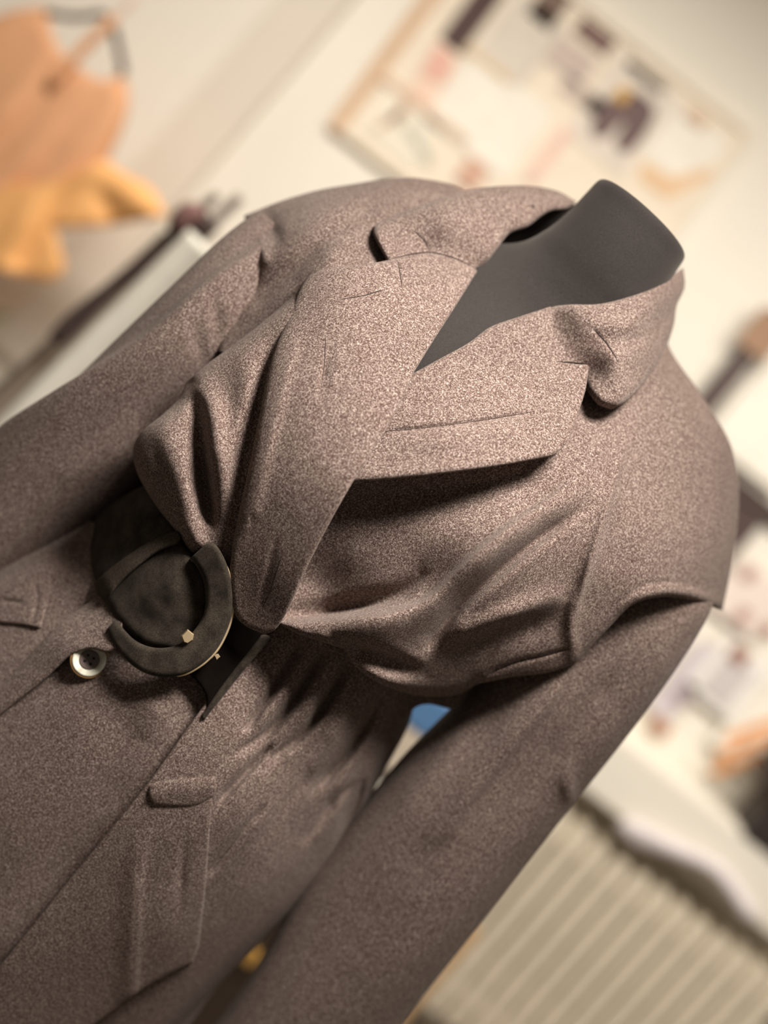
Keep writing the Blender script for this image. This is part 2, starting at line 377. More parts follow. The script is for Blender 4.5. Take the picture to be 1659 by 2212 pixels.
# far-side front, gathered over the belt
panel('front_panel', [(34, 24, [(700, 585), (645, 628), (600, 668), (520, 733), (440, 792), (404, 824)]),
    (34, 26, [(404, 824), (386, 860), (350, 896), (305, 934), (287, 972), (296, 1020), (330, 1082), (376, 1144), (412, 1196)]),
    (10, 5, [(412, 1196), (436, 1186), (470, 1196), (520, 1240)]), (0, 0, [(520, 1240), (600, 1180), (700, 900), (780, 640), (700, 585)])],
    on_front([(300, 960, 46), (404, 840, 24), (520, 745, 20), (650, 640, 16), (412, 1190, 22), (480, 1180, 8), (460, 950, 16), (560, 900, 2), (620, 1000, -4), (700, 700, 2)]), Wl, coat, 4, 6,
    ridges=[([(412, 838, 0), (428, 880, -9), (436, 960, -17), (444, 1040, -20), (452, 1100, -16), (456, 1140, -5)], 13, 22),
            ([(350, 920, 4), (375, 1000, 7), (400, 1080, 7), (420, 1160, 4)], 34, 30),
            ([(440, 830, 2), (462, 900, 9), (470, 980, 10), (480, 1060, 6), (470, 1130, 0)], 26, 40),
            ([(600, 690, 0), (580, 790, -5), (550, 900, -5), (520, 1020, -5), (500, 1120, -2)], 22, 22),
            ([(520, 740, 0), (530, 850, 4), (500, 1000, 3), (495, 1100, 0)], 26, 26)])

# skirt fronts
panel('skirt_panel', [(0, 0, [(620, 1330), (760, 1400), (900, 1480)]), (40, 45, [(900, 1480), (885, 1560), (815, 1692), (778, 1770), (740, 1836), (655, 1940), (556, 2044), (392, 2212), (230, 2400)]),
    (0, 0, [(230, 2400), (-200, 2400), (-200, 2330)]), (7, 2.5, [(-200, 2330), (0, 2086), (160, 1888), (320, 1690), (436, 1530), (520, 1430), (620, 1330)])],
    on_front([(500, 1500, 6), (436, 1530, 8), (0, 2086, 10), (320, 1690, 9), (160, 1888, 10), (600, 1360, -6), (800, 1450, -14), (700, 1800, 2), (400, 2100, 2), (0, 2300, 5)]), Wl, coat, 4, 6,
    ridges=[([(650, 1400, -3), (600, 1480, -8), (548, 1560, -5), (520, 1610, 0)], 9, 15), ([(700, 1410, -4), (650, 1500, -10), (590, 1580, -7), (530, 1660, 0)], 9, 17),
            ([(752, 1440, -5), (700, 1530, -11), (640, 1600, -9), (600, 1632, -4), (560, 1680, 0)], 10, 17), ([(820, 1510, -4), (760, 1620, -9), (711, 1675, -8), (660, 1720, 0)], 10, 18),
            ([(785, 1680, 0), (755, 1760, -9), (728, 1850, -5), (690, 1900, 0)], 8, 14), ([(590, 1610, 0), (540, 1660, -6), (488, 1716, -5), (450, 1780, 0)], 8, 12),
            ([(760, 1690, 0), (715, 1740, -6), (690, 1800, 0)], 8, 13), ([(690, 1480, 0), (660, 1560, 5), (620, 1620, 3)], 16, 16), ([(620, 1450, 0), (570, 1540, 5), (530, 1590, 2)], 15, 15),
            ([(760, 1500, 0), (720, 1590, 6), (680, 1650, 3)], 18, 18), ([(790, 1600, 0), (740, 1700, 6), (690, 1800, 4), (560, 1960, 0)], 26, 26),
            ([(640, 1800, 0), (540, 1930, 6), (400, 2120, 5), (280, 2300, 5)], 60, 50)],
    creases=[([(580, 1730), (520, 1800), (480, 1850), (440, 1904)], 6, 6), ([(660, 1380), (600, 1480), (520, 1590)], 7, 7), ([(715, 1400), (645, 1500), (585, 1575), (490, 1640)], 8, 7), ([(760, 1430), (692, 1540), (640, 1600), (570, 1650)], 8, 7),
             ([(826, 1510), (765, 1612), (680, 1710)], 8, 7), ([(600, 1595), (530, 1672), (465, 1740)], 7, 6), ([(790, 1670), (762, 1770), (720, 1870)], 8, 6), ([(775, 1680), (705, 1755), (650, 1830)], 6, 6), ([(680, 1660), (600, 1760), (540, 1850)], 3, 8)])
panel('skirt_panel', [(0, 0, [(190, 1120), (300, 1200), (480, 1360), (520, 1400)]), (0, 0, [(520, 1400), (470, 1530), (350, 1690), (180, 1910), (0, 2130), (-200, 2370)]),
    (0, 0, [(-200, 2370), (-420, 2300), (-420, 1600)]), (40, 40, [(-420, 1600), (-200, 1370), (-20, 1236), (100, 1168), (190, 1120)])],
    on_front([(190, 1130, 0), (480, 1400, -6), (300, 1700, -3), (0, 2080, -5), (-300, 1900, 0), (100, 1500, 2)]), Wl, coat, 4, 7,
    ridges=[([(560, 1400, 0), (470, 1560, 5), (330, 1740, 4), (200, 1880, 0)], 40, 30), ([(330, 1560, 0), (240, 1700, -5), (100, 1880, -4), (0, 2010, 0)], 60, 50), ([(180, 1200, 0), (100, 1230, 5), (0, 1280, 3)], 24, 20),
            ([(400, 1480, 0), (330, 1530, 5), (300, 1600, 0)], 40, 40)])

# placket that hides the top of the button
panel('placket', [(14, 4, [(-120, 1560), (0, 1478), (70, 1408), (136, 1342), (214, 1286)]), (0, 0, [(214, 1286), (260, 1330), (262, 1396)]),
    (9, 4, [(262, 1396), (232, 1409), (195, 1402), (157, 1413), (98, 1466), (40, 1512), (-120, 1640)]), (0, 0, [(-120, 1640), (-120, 1560)])],
    on_front([(-100, 1600, 6), (0, 1510, 8), (200, 1340, 13), (240, 1390, 19), (195, 1400, 19), (150, 1405, 18), (100, 1440, 12)]), Wl, coat, 4, 5)
# pocket flaps and welts
panel('pocket_flap', [(7, 2.5, [(-60, 1268), (0, 1262), (60, 1256), (113, 1247)]), (7, 2.5, [(113, 1247), (106, 1290), (88, 1358)]), (7, 2.5, [(88, 1358), (50, 1350), (0, 1346), (-60, 1340)]), (0, 0, [(-60, 1340), (-60, 1268)])],
    on_front(None, 7), Wl, coat, 3, 5, creases=[([(-50, 1300), (0, 1297), (60, 1302)], 2.5, 3.5), ([(76, 1256), (80, 1300), (66, 1352)], 2.0, 3.5)])
panel('pocket_flap', [(0, 0, [(318, 1700), (360, 1690), (420, 1682), (462, 1690)]), (6, 3, [(462, 1690), (459, 1722), (452, 1810), (445, 1905), (436, 1990), (428, 2046), (416, 2080)]),
    (9, 3, [(416, 2080), (350, 2112), (282, 2154), (235, 2190), (150, 2250)]), (0, 0, [(150, 2250), (-80, 2250)]), (6, 2, [(-80, 2250), (12, 2102), (170, 1900), (318, 1700)])],
    on_front([(460, 1700, 10), (320, 1700, 8), (430, 2040, 14), (282, 2150, 16), (0, 2150, 9), (250, 1950, 10)]), Wl, coat, 5, 6,
    ridges=[([(330, 1790, 0), (304, 1850, 2.5), (294, 2000, 2.5), (287, 2150, 3)], 10, 30), ([(400, 1780, 0), (392, 1900, -2), (385, 2000, 0)], 10, 10)],
    creases=[([(304, 1824), (296, 1950), (287, 2120)], 1.0, 4)])
panel('pocket_welt', [(6, 2.5, [(322, 1696), (345, 1688), (400, 1682), (464, 1677)]), (6, 2.5, [(464, 1677), (468, 1700), (462, 1722)]), (9, 4, [(462, 1722), (430, 1740), (385, 1744), (333, 1741)]), (6, 2.5, [(333, 1741), (322, 1722), (322, 1696)])],
    on_front(None, 11.5), Wl, coat, 3, 4, ridges=[([(330, 1715, 1), (400, 1708, 1.5), (460, 1700, 1)], 18, 18)])

# lapels
lapR = on_front([(893, 806, 8), (1060, 706, 14), (1190, 665, 25), (1200, 720, 20), (1273, 790, 26), (1240, 930, 28), (1195, 985, 26), (1000, 1015, 26), (800, 1035, 18), (740, 1000, 10), (840, 920, 9), (1000, 880, 15), (1150, 800, 16)])
lapL = on_front([(1032, 584, 8), (893, 806, 21), (830, 935, 29), (760, 1045, 33), (690, 1172, 33), (620, 1320, 33), (570, 1368, 29), (500, 1250, 22), (530, 1050, 18), (600, 740, 15), (668, 600, 16), (840, 565, 20), (930, 550, 16), (760, 750, 15), (680, 950, 23), (640, 1150, 29), (600, 1260, 32)])
def under(f, pts, d): return [(x, y, float(f(np.array([x*1.0]), np.array([y*1.0]))[0])+d) for x, y in pts]
panel('lapel', [(9, 4, [(1190, 662), (1110, 688), (1060, 706), (1010, 742), (950, 775), (893, 806)]), (0, 0, [(893, 806), (830, 880), (740, 1000), (720, 1046)]),
    (12, 5, [(720, 1046), (800, 1039), (900, 1030), (1000, 1018), (1100, 1003), (1195, 985)]), (7, 3, [(1195, 985), (1222, 960), (1234, 940)]),
    (7, 3, [(1234, 940), (1248, 895), (1264, 845), (1273, 788)]), (5, 2, [(1273, 788), (1240, 786), (1200, 781)]), (0, 0, [(1200, 781), (1195, 720), (1190, 662)])],
    lapR, Wl, coat, 5, 6,
    ridges=[([(840, 960, 0), (950, 950, 3), (1080, 935, 3), (1180, 920, 0)], 20, 26), ([(1010, 790, 0), (1080, 740, 3), (1160, 700, 3)], 26, 30)],
    creases=[([(812, 934), (900, 926), (1000, 914), (1080, 902), (1160, 888)], 3.5, 4)])
panel('lapel', [(12, 6, [(1032, 584), (985, 660), (940, 730), (893, 806)]), (8, 3.5, [(893, 806), (862, 876), (830, 935), (795, 990), (760, 1045), (720, 1115), (690, 1172), (660, 1232), (635, 1290), (612, 1336), (592, 1362), (572, 1371)]),
    (9, 4, [(572, 1371), (532, 1353), (509, 1330), (499, 1285), (497, 1230), (505, 1160)]), (12, 6, [(505, 1160), (520, 1090), (540, 1000), (560, 900), (580, 800), (600, 735), (625, 680), (650, 620), (668, 596)]),
    (9, 4, [(668, 596), (700, 581), (760, 573), (800, 569), (838, 562)]), (9, 4, [(838, 562), (880, 553), (930, 548), (980, 560), (1032, 584)])],
    lapL, Wl, coat, 5, 6,
    ridges=[([(650, 690, 0), (620, 790, 3), (585, 930, 3), (545, 1100, 2)], 16, 40), ([(720, 720, 0), (705, 800, -2), (690, 880, 0)], 10, 10), ([(600, 1150, 0), (575, 1260, -2), (560, 1320, 0)], 8, 8)],
    creases=[([(738, 646), (780, 640), (836, 624)], 2.0, 3.5), ([(858, 562), (864, 590), (868, 622)], 2.0, 3.5), ([(705, 770), (697, 830)], 1.2, 3)])

# collar: absolute depths, wrapping back around the neck
colL = tps(under(lapL, [(842, 575), (930, 575), (1010, 605), (842, 555), (930, 545), (1030, 584)], 0.007)+[(805, 490, .922), (870, 455, .945), (1000, 412, .975), (1100, 402, 1.0), (1243, 436, 1.035), (1190, 457, 1.0), (1100, 505, .965), (1060, 550, .944), (960, 490, .936), (1100, 450, .975)])
panel('collar_leaf', [(20, 14, [(803, 492), (820, 480), (870, 456), (940, 432), (1010, 410), (1080, 402), (1150, 402), (1205, 413), (1246, 436)]),
    (14, 10, [(1246, 436), (1222, 452), (1190, 456), (1165, 470), (1140, 490), (1100, 506), (1075, 536), (1050, 570), (1032, 586)]), (0, 0, [(1032, 586), (1005, 600), (930, 572), (880, 575), (846, 580)]),
    (12, 9, [(846, 580), (826, 545), (810, 515), (803, 492)])], lambda x, y: colL(x, y), Wl, coat, 6, 5,
    ridges=[([(820, 500, 3), (900, 470, 4), (1000, 445, 4), (1100, 425, 3)], 34, 44)],
    creases=[([(892, 497), (916, 520), (930, 545)], 1.0, 3)])
def collar_stand():
    V = []; F = []; n = 48
    for k in range(n+1):
        a = math.radians(-8+196*k/n); c = math.cos(a); sn = math.sin(a)
        yc = 1.0+0.075*sn; back = max(0, sn); ut = 722+66*back**0.8; ub = 560
        for (u, g) in ((ub, 1.0), (ub+(ut-ub)*0.5, 0.93), (ut-4, 0.86), (ut, 0.83), (ut-4, 0.80), (ub+(ut-ub)*0.5, 0.87), (ub, 0.94)):
            V.append(unproj(*ru(18+208*g*c, u), yc))
    for k in range(n):
        for j in range(7): F.append((k*7+j, k*7+(j+1) % 7, (k+1)*7+(j+1) % 7, (k+1)*7+j))
    F += [tuple(range(7))[::-1], tuple(range(n*7, n*7+7))]
    mesh_obj('collar_stand', V, F, M['collar_shade'], coat)
collar_stand()
colR = tps(under(lapR, [(1150, 690), (1190, 668), (1170, 740), (1200, 720), (1215, 770)], 0.004)+under(lapR, [(1262, 815)], 0.011)+[(1478, 580, 1.01), (1465, 690, 1.0), (1445, 740, .975), (1400, 815, .935), (1350, 868, .905), (1318, 884, .895), (1290, 858, .893), (1240, 660, .9125), (1290, 657, .913), (1345, 648, .920), (1260, 710, .903), (1300, 720, .904), (1400, 630, .936), (1440, 606, .962), (1330, 760, .90), (1400, 720, .932)])
panel('collar_leaf', [(22, 18, [(1476, 578), (1479, 620), (1462, 660), (1456, 700), (1443, 742)]), (14, 9, [(1443, 742), (1400, 815), (1352, 868), (1320, 885)]),
    (20, 15, [(1320, 885), (1292, 874), (1272, 850), (1250, 815)]), (0, 0, [(1250, 815), (1200, 800), (1165, 740), (1150, 684)]), (14, 9, [(1150, 684), (1190, 664), (1230, 658), (1290, 657), (1350, 644), (1420, 618), (1476, 578)])],
    lambda x, y: colR(x, y), Wl, coat, 6, 5,
    ridges=[([(1290, 690, 3), (1340, 700, 4), (1400, 670, 4), (1460, 640, 2)], 22, 26), ([(1300, 740, 0), (1370, 735, -4), (1440, 690, -3)], 22, 18), ([(1330, 780, 3), (1340, 830, 5), (1330, 870, 3)], 22, 30)],
    creases=[([(1275, 705), (1310, 742), (1340, 790)], 0.9, 3)])

# sewn seam lines lying in the cloth
M['thread'] = plain('dark_thread', (0.022, 0.012, 0.009), 0.95, 0.2, 300)
bpy.context.view_layer.update(); _dg = bpy.context.evaluated_depsgraph_get()
def seam(pts, rad=0.0006, sink=0.0001):
    P = []
    for x, y in spline(pts, 7):
        d = unproj(x, y, 1.0)-CAM; d = Vector(d).normalized()
        hit, loc, nr, _, ob, _ = SC.ray_cast(_dg, Vector(CAM), d)
        if hit and ob.parent == coat: P.append(np.array(loc)+np.array(d)*sink)
    if len(P) > 3:
        n = len(P); r = np.array([rad*min(1, 0.35+3*min(i, n-1-i)/n) for i in range(n)])
        tube('seam', P, r, M['thread'], coat, 6)
for q in ([(846, 559), (885, 550), (930, 545.5), (980, 557), (1024, 577)], [(892, 497), (916, 520), (929, 543)], [(738, 646), (785, 639), (832, 625)], [(859, 566), (864, 592), (868, 620)], [(822, 932), (900, 926), (1000, 914), (1080, 902), (1155, 889)],
          [(1202, 781), (1235, 783), (1268, 786)], [(1284, 712), (1312, 744), (1336, 784)], [(1036, 1464), (1110, 1433), (1180, 1416), (1234, 1400)]): seam(q)
for q in ([(704, 720), (700, 790), (692, 850)], [(612, 1190), (590, 1260), (565, 1320)], [(446, 1898), (480, 1852), (520, 1802)]): seam(q, 0.0004)

# ------------------------------------------------------------------ dress form
form = empty('dress_form', (0.0, 0.98, 0.0), 'black jersey dress form whose bare neck rises out of the coat collar', 'dress form')
ring_loft('torso', [(842, -66, 164, .945, 1.03), (836, -76, 174, .936, 1.038), (800, -80, 178, .934, 1.04), (740, -86, 186, .932, 1.044), (680, -100, 205, .932, 1.05), (620, -130, 235, .935, 1.06), (560, -200, 300, .935, 1.07), (480, -300, 390, .925, 1.075),
    (300, -360, 430, .882, 1.08), (120, -380, 420, .885, 1.08), (-100, -390, 340, .90, 1.07), (-340, -390, 260, .93, 1.06), (-700, -430, 290, .92, 1.08), (-1200, -460, 290, .92, 1.08)], M['form'], form, nseg=96, sub=8, power=2.15, tilt=-0.08)
gz = 0.0
tube('pole', [(0.0, 1.0, 0.06), (0.0, 1.0, 0.55), (0.0, 1.0, 0.9)], 0.016, plain('black_metal', (0.02, 0.018, 0.016), 0.4), form, 16)
for k in range(4):
    a = math.pi/4+k*math.pi/2
    tube('foot', [(0.03*math.cos(a), 1+0.03*math.sin(a), 0.09), (0.14*math.cos(a), 1+0.14*math.sin(a), 0.05), (0.27*math.cos(a), 1+0.27*math.sin(a), 0.014)], (0.016, 0.014, 0.012), bpy.data.materials['black_metal'], form, 10)

# ------------------------------------------------------------------ belt
belt = empty('suede_belt', (-0.03, 0.98, 1.0), 'wide black suede belt with a horseshoe buckle and gold studs around the coat waist', 'belt')
panel('belt_strap', [(40, 24, [(340, 1040), (290, 1058), (228, 1098), (197, 1135), (188, 1180), (193, 1225), (206, 1262)]), (24, 12, [(206, 1262), (222, 1300), (250, 1345), (300, 1392), (350, 1408)]), (18, 8, [(350, 1408), (400, 1400), (440, 1350), (452, 1300), (446, 1255)]),
    (14, 6, [(446, 1255), (415, 1205), (380, 1150), (340, 1085)]), (0, 0, [(340, 1085), (340, 1040)])],
    on_front([(190, 1180, 10), (300, 1060, 0), (300, 1250, 20), (350, 1400, 14), (440, 1300, 14), (380, 1150, 14)]), M['suede'], belt, 5, 5,
    ridges=[([(340, 1300, 2), (370, 1270, 4), (390, 1230, 2)], 30, 30), ([(250, 1160, 3), (300, 1120, 3)], 30, 30)])
_sf = on_front([(190, 1180, 10), (300, 1060, 0), (300, 1250, 20), (350, 1400, 14), (440, 1300, 14), (380, 1150, 14)])
_se = spline([(290, 1058), (228, 1098), (197, 1135), (188, 1180), (193, 1225), (206, 1262), (222, 1300), (250, 1345)], 5)
def keeper_depth(x, y):
    d, _, _ = polydist(x, y, _se); q = 1-np.minimum(np.maximum(d, 6)/36, 1)
    return _sf(x, y)-0.0075+0.020*(1-np.sqrt(np.maximum(1-q*q, 0)))
panel('keeper_loop', [(9, 4, [(204, 1258), (240, 1226), (290, 1190), (335, 1163), (382, 1146)]), (5, 2, [(382, 1146), (390, 1160), (386, 1174)]), (9, 4, [(386, 1174), (345, 1190), (300, 1222), (262, 1256), (232, 1292)]), (8, 4, [(232, 1292), (212, 1284), (204, 1258)])],
    keeper_depth, M['suede_rough'], belt, 4, 4)
outer = [(230, 1361), (242, 1388), (269, 1422), (303, 1449), (343, 1462), (390, 1459), (431, 1439), (465, 1408), (488, 1368), (502, 1324), (503, 1283), (495, 1236), (481, 1199), (463, 1174), (450, 1170)]
inner = [(411, 1206), (424, 1223), (438, 1250), (444, 1290), (438, 1331), (417, 1364), (387, 1391), (350, 1400), (316, 1395), (289, 1381), (262, 1353), (250, 1338)]
bk = on_front([(230, 1361, 22), (343, 1462, 24), (465, 1408, 26), (503, 1283, 25), (450, 1170, 26), (350, 1400, 26), (440, 1290, 26)])
panel('buckle', [(12, 4.5, outer), (5, 2, [(450, 1170), (411, 1206)]), (12, 4.5, inner), (5, 2, [(250, 1338), (230, 1361)])], bk, M['suede'], belt, 5, 4, label='horseshoe shaped suede covered buckle')
outer2 = [(330, 1450), (391, 1461), (433, 1442), (468, 1410.5), (491.5, 1369.5), (505.5, 1325), (506, 1283), (497, 1236), (478, 1199)]
panel('buckle_plate', [(3, 1, outer2), (0, 0, [(480, 1199), (470, 1240)]), (0, 0, [(470, 1240), (478, 1290), (460, 1350), (420, 1400), (360, 1430), (330, 1435)]), (0, 0, [(330, 1435), (330, 1450)])],
    lambda x, y: bk(x, y)+0.0042, M['gold'], belt, 1.6, 5, label='thin gold rim under the buckle')
def stud(pxs, off, t):
    P = np.array(pxs, float); n = len(P); d = bk(P[:, 0], P[:, 1]); c = P.mean(0); m = d.mean()
    b = unproj(P[:, 0], P[:, 1], m+0.002); q = c+(P-c)*0.82
    f = unproj(q[:, 0], q[:, 1], m-off); F = [tuple(range(n, 2*n))[::-1]]+[(i, (i+1) % n, n+(i+1) % n, n+i) for i in range(n)]
    return mesh_obj('stud', np.r_[b, f], F, M['gold'], belt, smooth=False)
stud([(391, 1373), (405, 1359), (419, 1370), (417, 1383), (405, 1391), (397, 1388)], 0.004, 0)
stud([(463, 1415), (471, 1412), (476, 1419), (468, 1426)], 0.001, 0)
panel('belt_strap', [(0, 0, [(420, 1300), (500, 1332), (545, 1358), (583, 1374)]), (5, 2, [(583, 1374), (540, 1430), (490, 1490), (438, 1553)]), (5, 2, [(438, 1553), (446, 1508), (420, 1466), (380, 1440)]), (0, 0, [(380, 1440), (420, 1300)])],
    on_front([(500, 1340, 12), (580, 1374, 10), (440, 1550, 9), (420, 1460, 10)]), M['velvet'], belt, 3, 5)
panel('belt_edge', [(6, 2.5, [(566, 1370), (584, 1375), (540, 1432), (490, 1494), (441, 1556)]), (3, 1, [(441, 1556), (434, 1548)]), (6, 2.5, [(434, 1548), (470, 1494), (520, 1428), (566, 1370)])],
    on_front([(580, 1375, 13), (500, 1460, 13), (438, 1550, 12)]), M['suede'], belt, 3, 4)
# the strap's run around the back of the waist
rb = []
for u, k in ((-300, 0.985), (-330, 1.0), (-400, 1.0), (-440, 0.985)):
    rb.append((u, -66-385*k, -66+375*k, .99-.075*k, .99+.09*k))
ring_loft('belt_band', rb, M['suede'], belt, 80, 3, cap=False)

# ------------------------------------------------------------------ button
bc = np.array([193.0, 1425.0]); by = float(FRONT(np.array([193.0]), np.array([1425.0]))[0])-0.006
def disc(name, rad, y0, prof, mat, parent, n=40, holes=()):
    """turned disc facing the viewer; profile of (radius fraction, rise mm)"""
    c = unproj(*bc, by); V = []; F = []
    d = (CAM-c)/np.linalg.norm(CAM-c); d = d*0.8+np.array([0, -1, 0.12])*0.2; d /= np.linalg.norm(d)
    s = np.cross(d, [0, 0, 1.0]); s /= np.linalg.norm(s); v = np.cross(s, d)
    for fr, ri in prof:
        for k in range(n):
            a = 2*np.pi*k/n; V.append(c+rad*fr*(np.cos(a)*s+np.sin(a)*v)+d*(ri+y0)/1000)
    m = len(prof)
    for i in range(m-1):
        for k in range(n): F.append((i*n+k, i*n+(k+1) % n, (i+1)*n+(k+1) % n, (i+1)*n+k))
    F.append(tuple(range((m-1)*n, m*n))); F.append(tuple(range(n))[::-1])
    return mesh_obj(name, V, F, mat, parent), c, s, v, d
m, nt, b = mat_base('mother_of_pearl'); tc = N(nt, 'ShaderNodeTexCoord'); mp = N(nt, 'ShaderNodeMapping'); mp.inputs['Scale'].default_value = (260, 40, 60); wv = N(nt, 'ShaderNodeTexNoise', Scale=1.0, Detail=2.0)
nt.links.new(tc.outputs['Object'], mp.inputs[0]); nt.links.new(mp.outputs[0], wv.inputs['Vector']); r = ramp(nt, [(0.35, (0.55, 0.52, 0.40)), (0.65, (0.86, 0.83, 0.70))]); nt.links.new(wv.outputs[0], r.inputs[0]); nt.links.new(r.outputs[0], b.inputs['Base Color']); b.inputs['Roughness'].default_value = 0.45; M['pearl'] = m
RB = 43/FPX*by
btn, c, s, v, d = disc('button', RB, 0, [(0.9, -2.2), (1.0, -1.2), (1.0, 0.2), (0.95, 0.7), (0.90, 0.5)], plain('button_rim', (0.22, 0.12, 0.045), 0.35), coat); btn['label'] = 'brown rim of the mother-of-pearl button'
disc('button_face', RB, 0.75, [(0.87, 0.0), (0.86, 0.75), (0.78, 0.6), (0.62, 0.0), (0.52, -0.15)], M['pearl'], btn)
disc('button_centre', RB, 0.75, [(0.53, 0.0), (0.52, 0.35), (0.47, 0.5), (0.40, 0.15), (0.05, 0.0)], plain('button_horn', (0.13, 0.095, 0.085), 0.35), btn)
hm = plain('button_hole_dark', (0.006, 0.004, 0.003), 0.8)
for k in range(4):
    a = math.radians(38+90*k)
    cc = c+(s*math.cos(a)+v*math.sin(a))*RB*0.235+d*0.0009
    V = [cc+(s*math.cos(t)+v*math.sin(t))*RB*0.075+d*z for z in (0, 0.0002) for t in np.linspace(0, 2*np.pi, 12, endpoint=False)]
    mesh_obj('button_hole', V, [tuple(range(12, 24)), tuple(range(11, -1, -1))]+[(i, (i+1) % 12, 12+(i+1) % 12, 12+i) for i in range(12)], hm, btn)
#BACKGROUND
WY = 2.6                                              # distance of the wall
def wp(px, py, Y=WY): return Vector(unproj(px, py, Y))
M['wall'] = plain('cream_wall', (0.86, 0.81, 0.71), 0.9, 0.02, 3)
def setting(o): o['kind'] = 'structure'; return o
setting(box('wall_back', (0, WY+0.05, 1.35), (7, 0.1, 2.9), M['wall']))
setting(box('floor', (0, 0.3, -0.05), (7, 4.7, 0.1), plain('grey_floor', (0.42, 0.36, 0.30), 0.6, 0.08, 8)))
setting(box('ceiling', (0, 0.3, 2.75), (7, 4.7, 0.1), M['wall']))
_rt = Matrix.Rotation(math.radians(5), 4, 'Y')
setting(box('wall_strip', wp(505, 215)+Vector((0, -0.012, 0)), (0.125, 0.03, 1.6), plain('beige_strip', (0.74, 0.67, 0.57), 0.8, 0.03, 4), rot=_rt))  # tilted beige strip, slightly darker than the wall

def colm(name, c, rough=0.8): 
    m = bpy.data.materials.get(name); return m or plain(name, c, rough, 0.05, 25)
def sheet(name, px, py, w, h, mat, label=None, cat='paper', Y=WY-0.022, t=0.002, tilt=0, parent=None, group=None):
    k = Y/FPX; o = box(name, wp(px, py, Y), (w*k, t, h*k), mat, parent, rot=Matrix.Rotation(math.radians(tilt), 4, 'Y'))
    if label: tag(o, label, cat, group)
    return o
def flat(name, pts, Y, t, mat, parent=None, label=None, cat=None):
    """cut piece standing in a wall-parallel plane"""
    P = spline(pts, 10, True) if len(pts) > 6 else np.array(pts, float); n = len(P)
    a = unproj(P[:, 0], P[:, 1], Y); b = a+np.array([0, t, 0])
    ar = 0.5*np.sum(P[:, 0]*np.roll(P[:, 1], -1)-np.roll(P[:, 0], -1)*P[:, 1]); idx = list(range(n)) if ar < 0 else list(range(n))[::-1]
    F = [tuple(idx[::-1]) if False else tuple(idx), tuple(i+n for i in idx[::-1])]+[(idx[(i+1) % n], idx[i], idx[i]+n, idx[(i+1) % n]+n) for i in range(n)]
    o = mesh_obj(name, np.r_[a, b], F, mat, parent, smooth=False)
    if label: tag(o, label, cat)
    return o

# ---- pin board
kb = WY/FPX; bc0 = ru(-240, 855); bcw = wp(*bc0)
board = empty('pin_board', (bcw.x, WY-0.008, bcw.z-250*kb), 'large cream pin board with a tan left rail high on the wall', 'pin board')
box('board_panel', (bcw.x, WY-0.008, bcw.z), (700*kb, 0.014, 500*kb), colm('board_cream', (0.84, 0.74, 0.60)), board)
tan = colm('tan_wood', (0.68, 0.47, 0.31))
box('rail', (bcw.x-345*kb, WY-0.012, bcw.z), (30*kb, 0.024, 510*kb), tan, board)
box('rail', (bcw.x+345*kb, WY-0.012, bcw.z), (16*kb, 0.022, 510*kb), colm('pale_rail', (0.82, 0.73, 0.6)), board)
for sg in (-1, 1): box('rail', (bcw.x, WY-0.012, bcw.z+sg*247*kb), (674*kb, 0.022, 14*kb), bpy.data.materials['pale_rail'], board)
white = colm('white_paper', (0.88, 0.83, 0.73)); 
B_ = WY-0.018
sheet('photo_print', 1020, 35, 55, 150, colm('umber_print', (0.085, 0.05, 0.045)), 'tall dark umber photo near the top left of the pin board', 'photo', B_)
sheet('photo_print', 1188, 12, 60, 80, colm('brown_print', (0.20, 0.135, 0.105)), 'brown photo at the top edge of the pin board', 'photo', B_)
sheet('photo_print', 1285, 78, 85, 36, colm('maroon_print', (0.17, 0.095, 0.085)), 'small flat maroon photo on the right of the pin board top', 'photo', B_)
sheet('sketch_sheet', 1125, 85, 120, 150, colm('grey_sketch', (0.70, 0.63, 0.54)), 'pale grey sketch sheet between the umber and brown photos', 'paper', B_)
sheet('photo_print', 1232, 130, 95, 60, colm('mauve_print', (0.58, 0.48, 0.42)), 'pale mauve photo beneath the small maroon one', 'photo', B_)
flat('fabric_swatch', [(945, 90), (985, 130), (960, 185), (905, 160)], B_, 0.003, colm('pink_cloth', (0.78, 0.46, 0.37)), None, 'pink fabric swatch beside the tan rail of the pin board', 'fabric swatch')
flat('fabric_swatch', [(905, 165), (955, 200), (1000, 280), (955, 255), (880, 190)], B_, 0.003, colm('blush_cloth', (0.84, 0.62, 0.49)), None, 'pale blush swatch hanging below the pink one', 'fabric swatch')
sheet('sketch_sheet', 1055, 250, 210, 170, white, 'large blank white sheet in the middle of the pin board', 'paper', B_)
sheet('paper_strip', 905, 225, 260, 17, colm('tan_paper', (0.70, 0.52, 0.38)), 'long tan paper strip across the lower left of the pin board', 'paper', B_-0.004)
sheet('paper_strip', 1055, 140, 120, 14, colm('ochre_paper', (0.72, 0.55, 0.36)), 'ochre paper strip above the large white sheet', 'paper', B_-0.003)
sk = sheet('sketch_sheet', 865, 275, 150, 120, colm('cream_sketch', (0.84, 0.77, 0.64)), 'cream sketch sheet at the lower left corner of the pin board', 'paper', B_)
sheet('drawing', 905, 310, 95, 20, colm('sage_ink', (0.58, 0.56, 0.46)), Y=B_-0.002, parent=sk, tilt=20)
sheet('drawing', 870, 235, 22, 70, colm('brown_ink', (0.62, 0.45, 0.33)), Y=B_-0.002, parent=sk)
sheet('drawing', 838, 262, 14, 60, bpy.data.materials['brown_ink'], Y=B_-0.002, parent=sk, tilt=20)
tr = sheet('photo_print', 1345, 250, 150, 190, colm('pale_photo', (0.76, 0.68, 0.59)), 'photo of dark wide trousers on the right of the pin board', 'photo', B_)
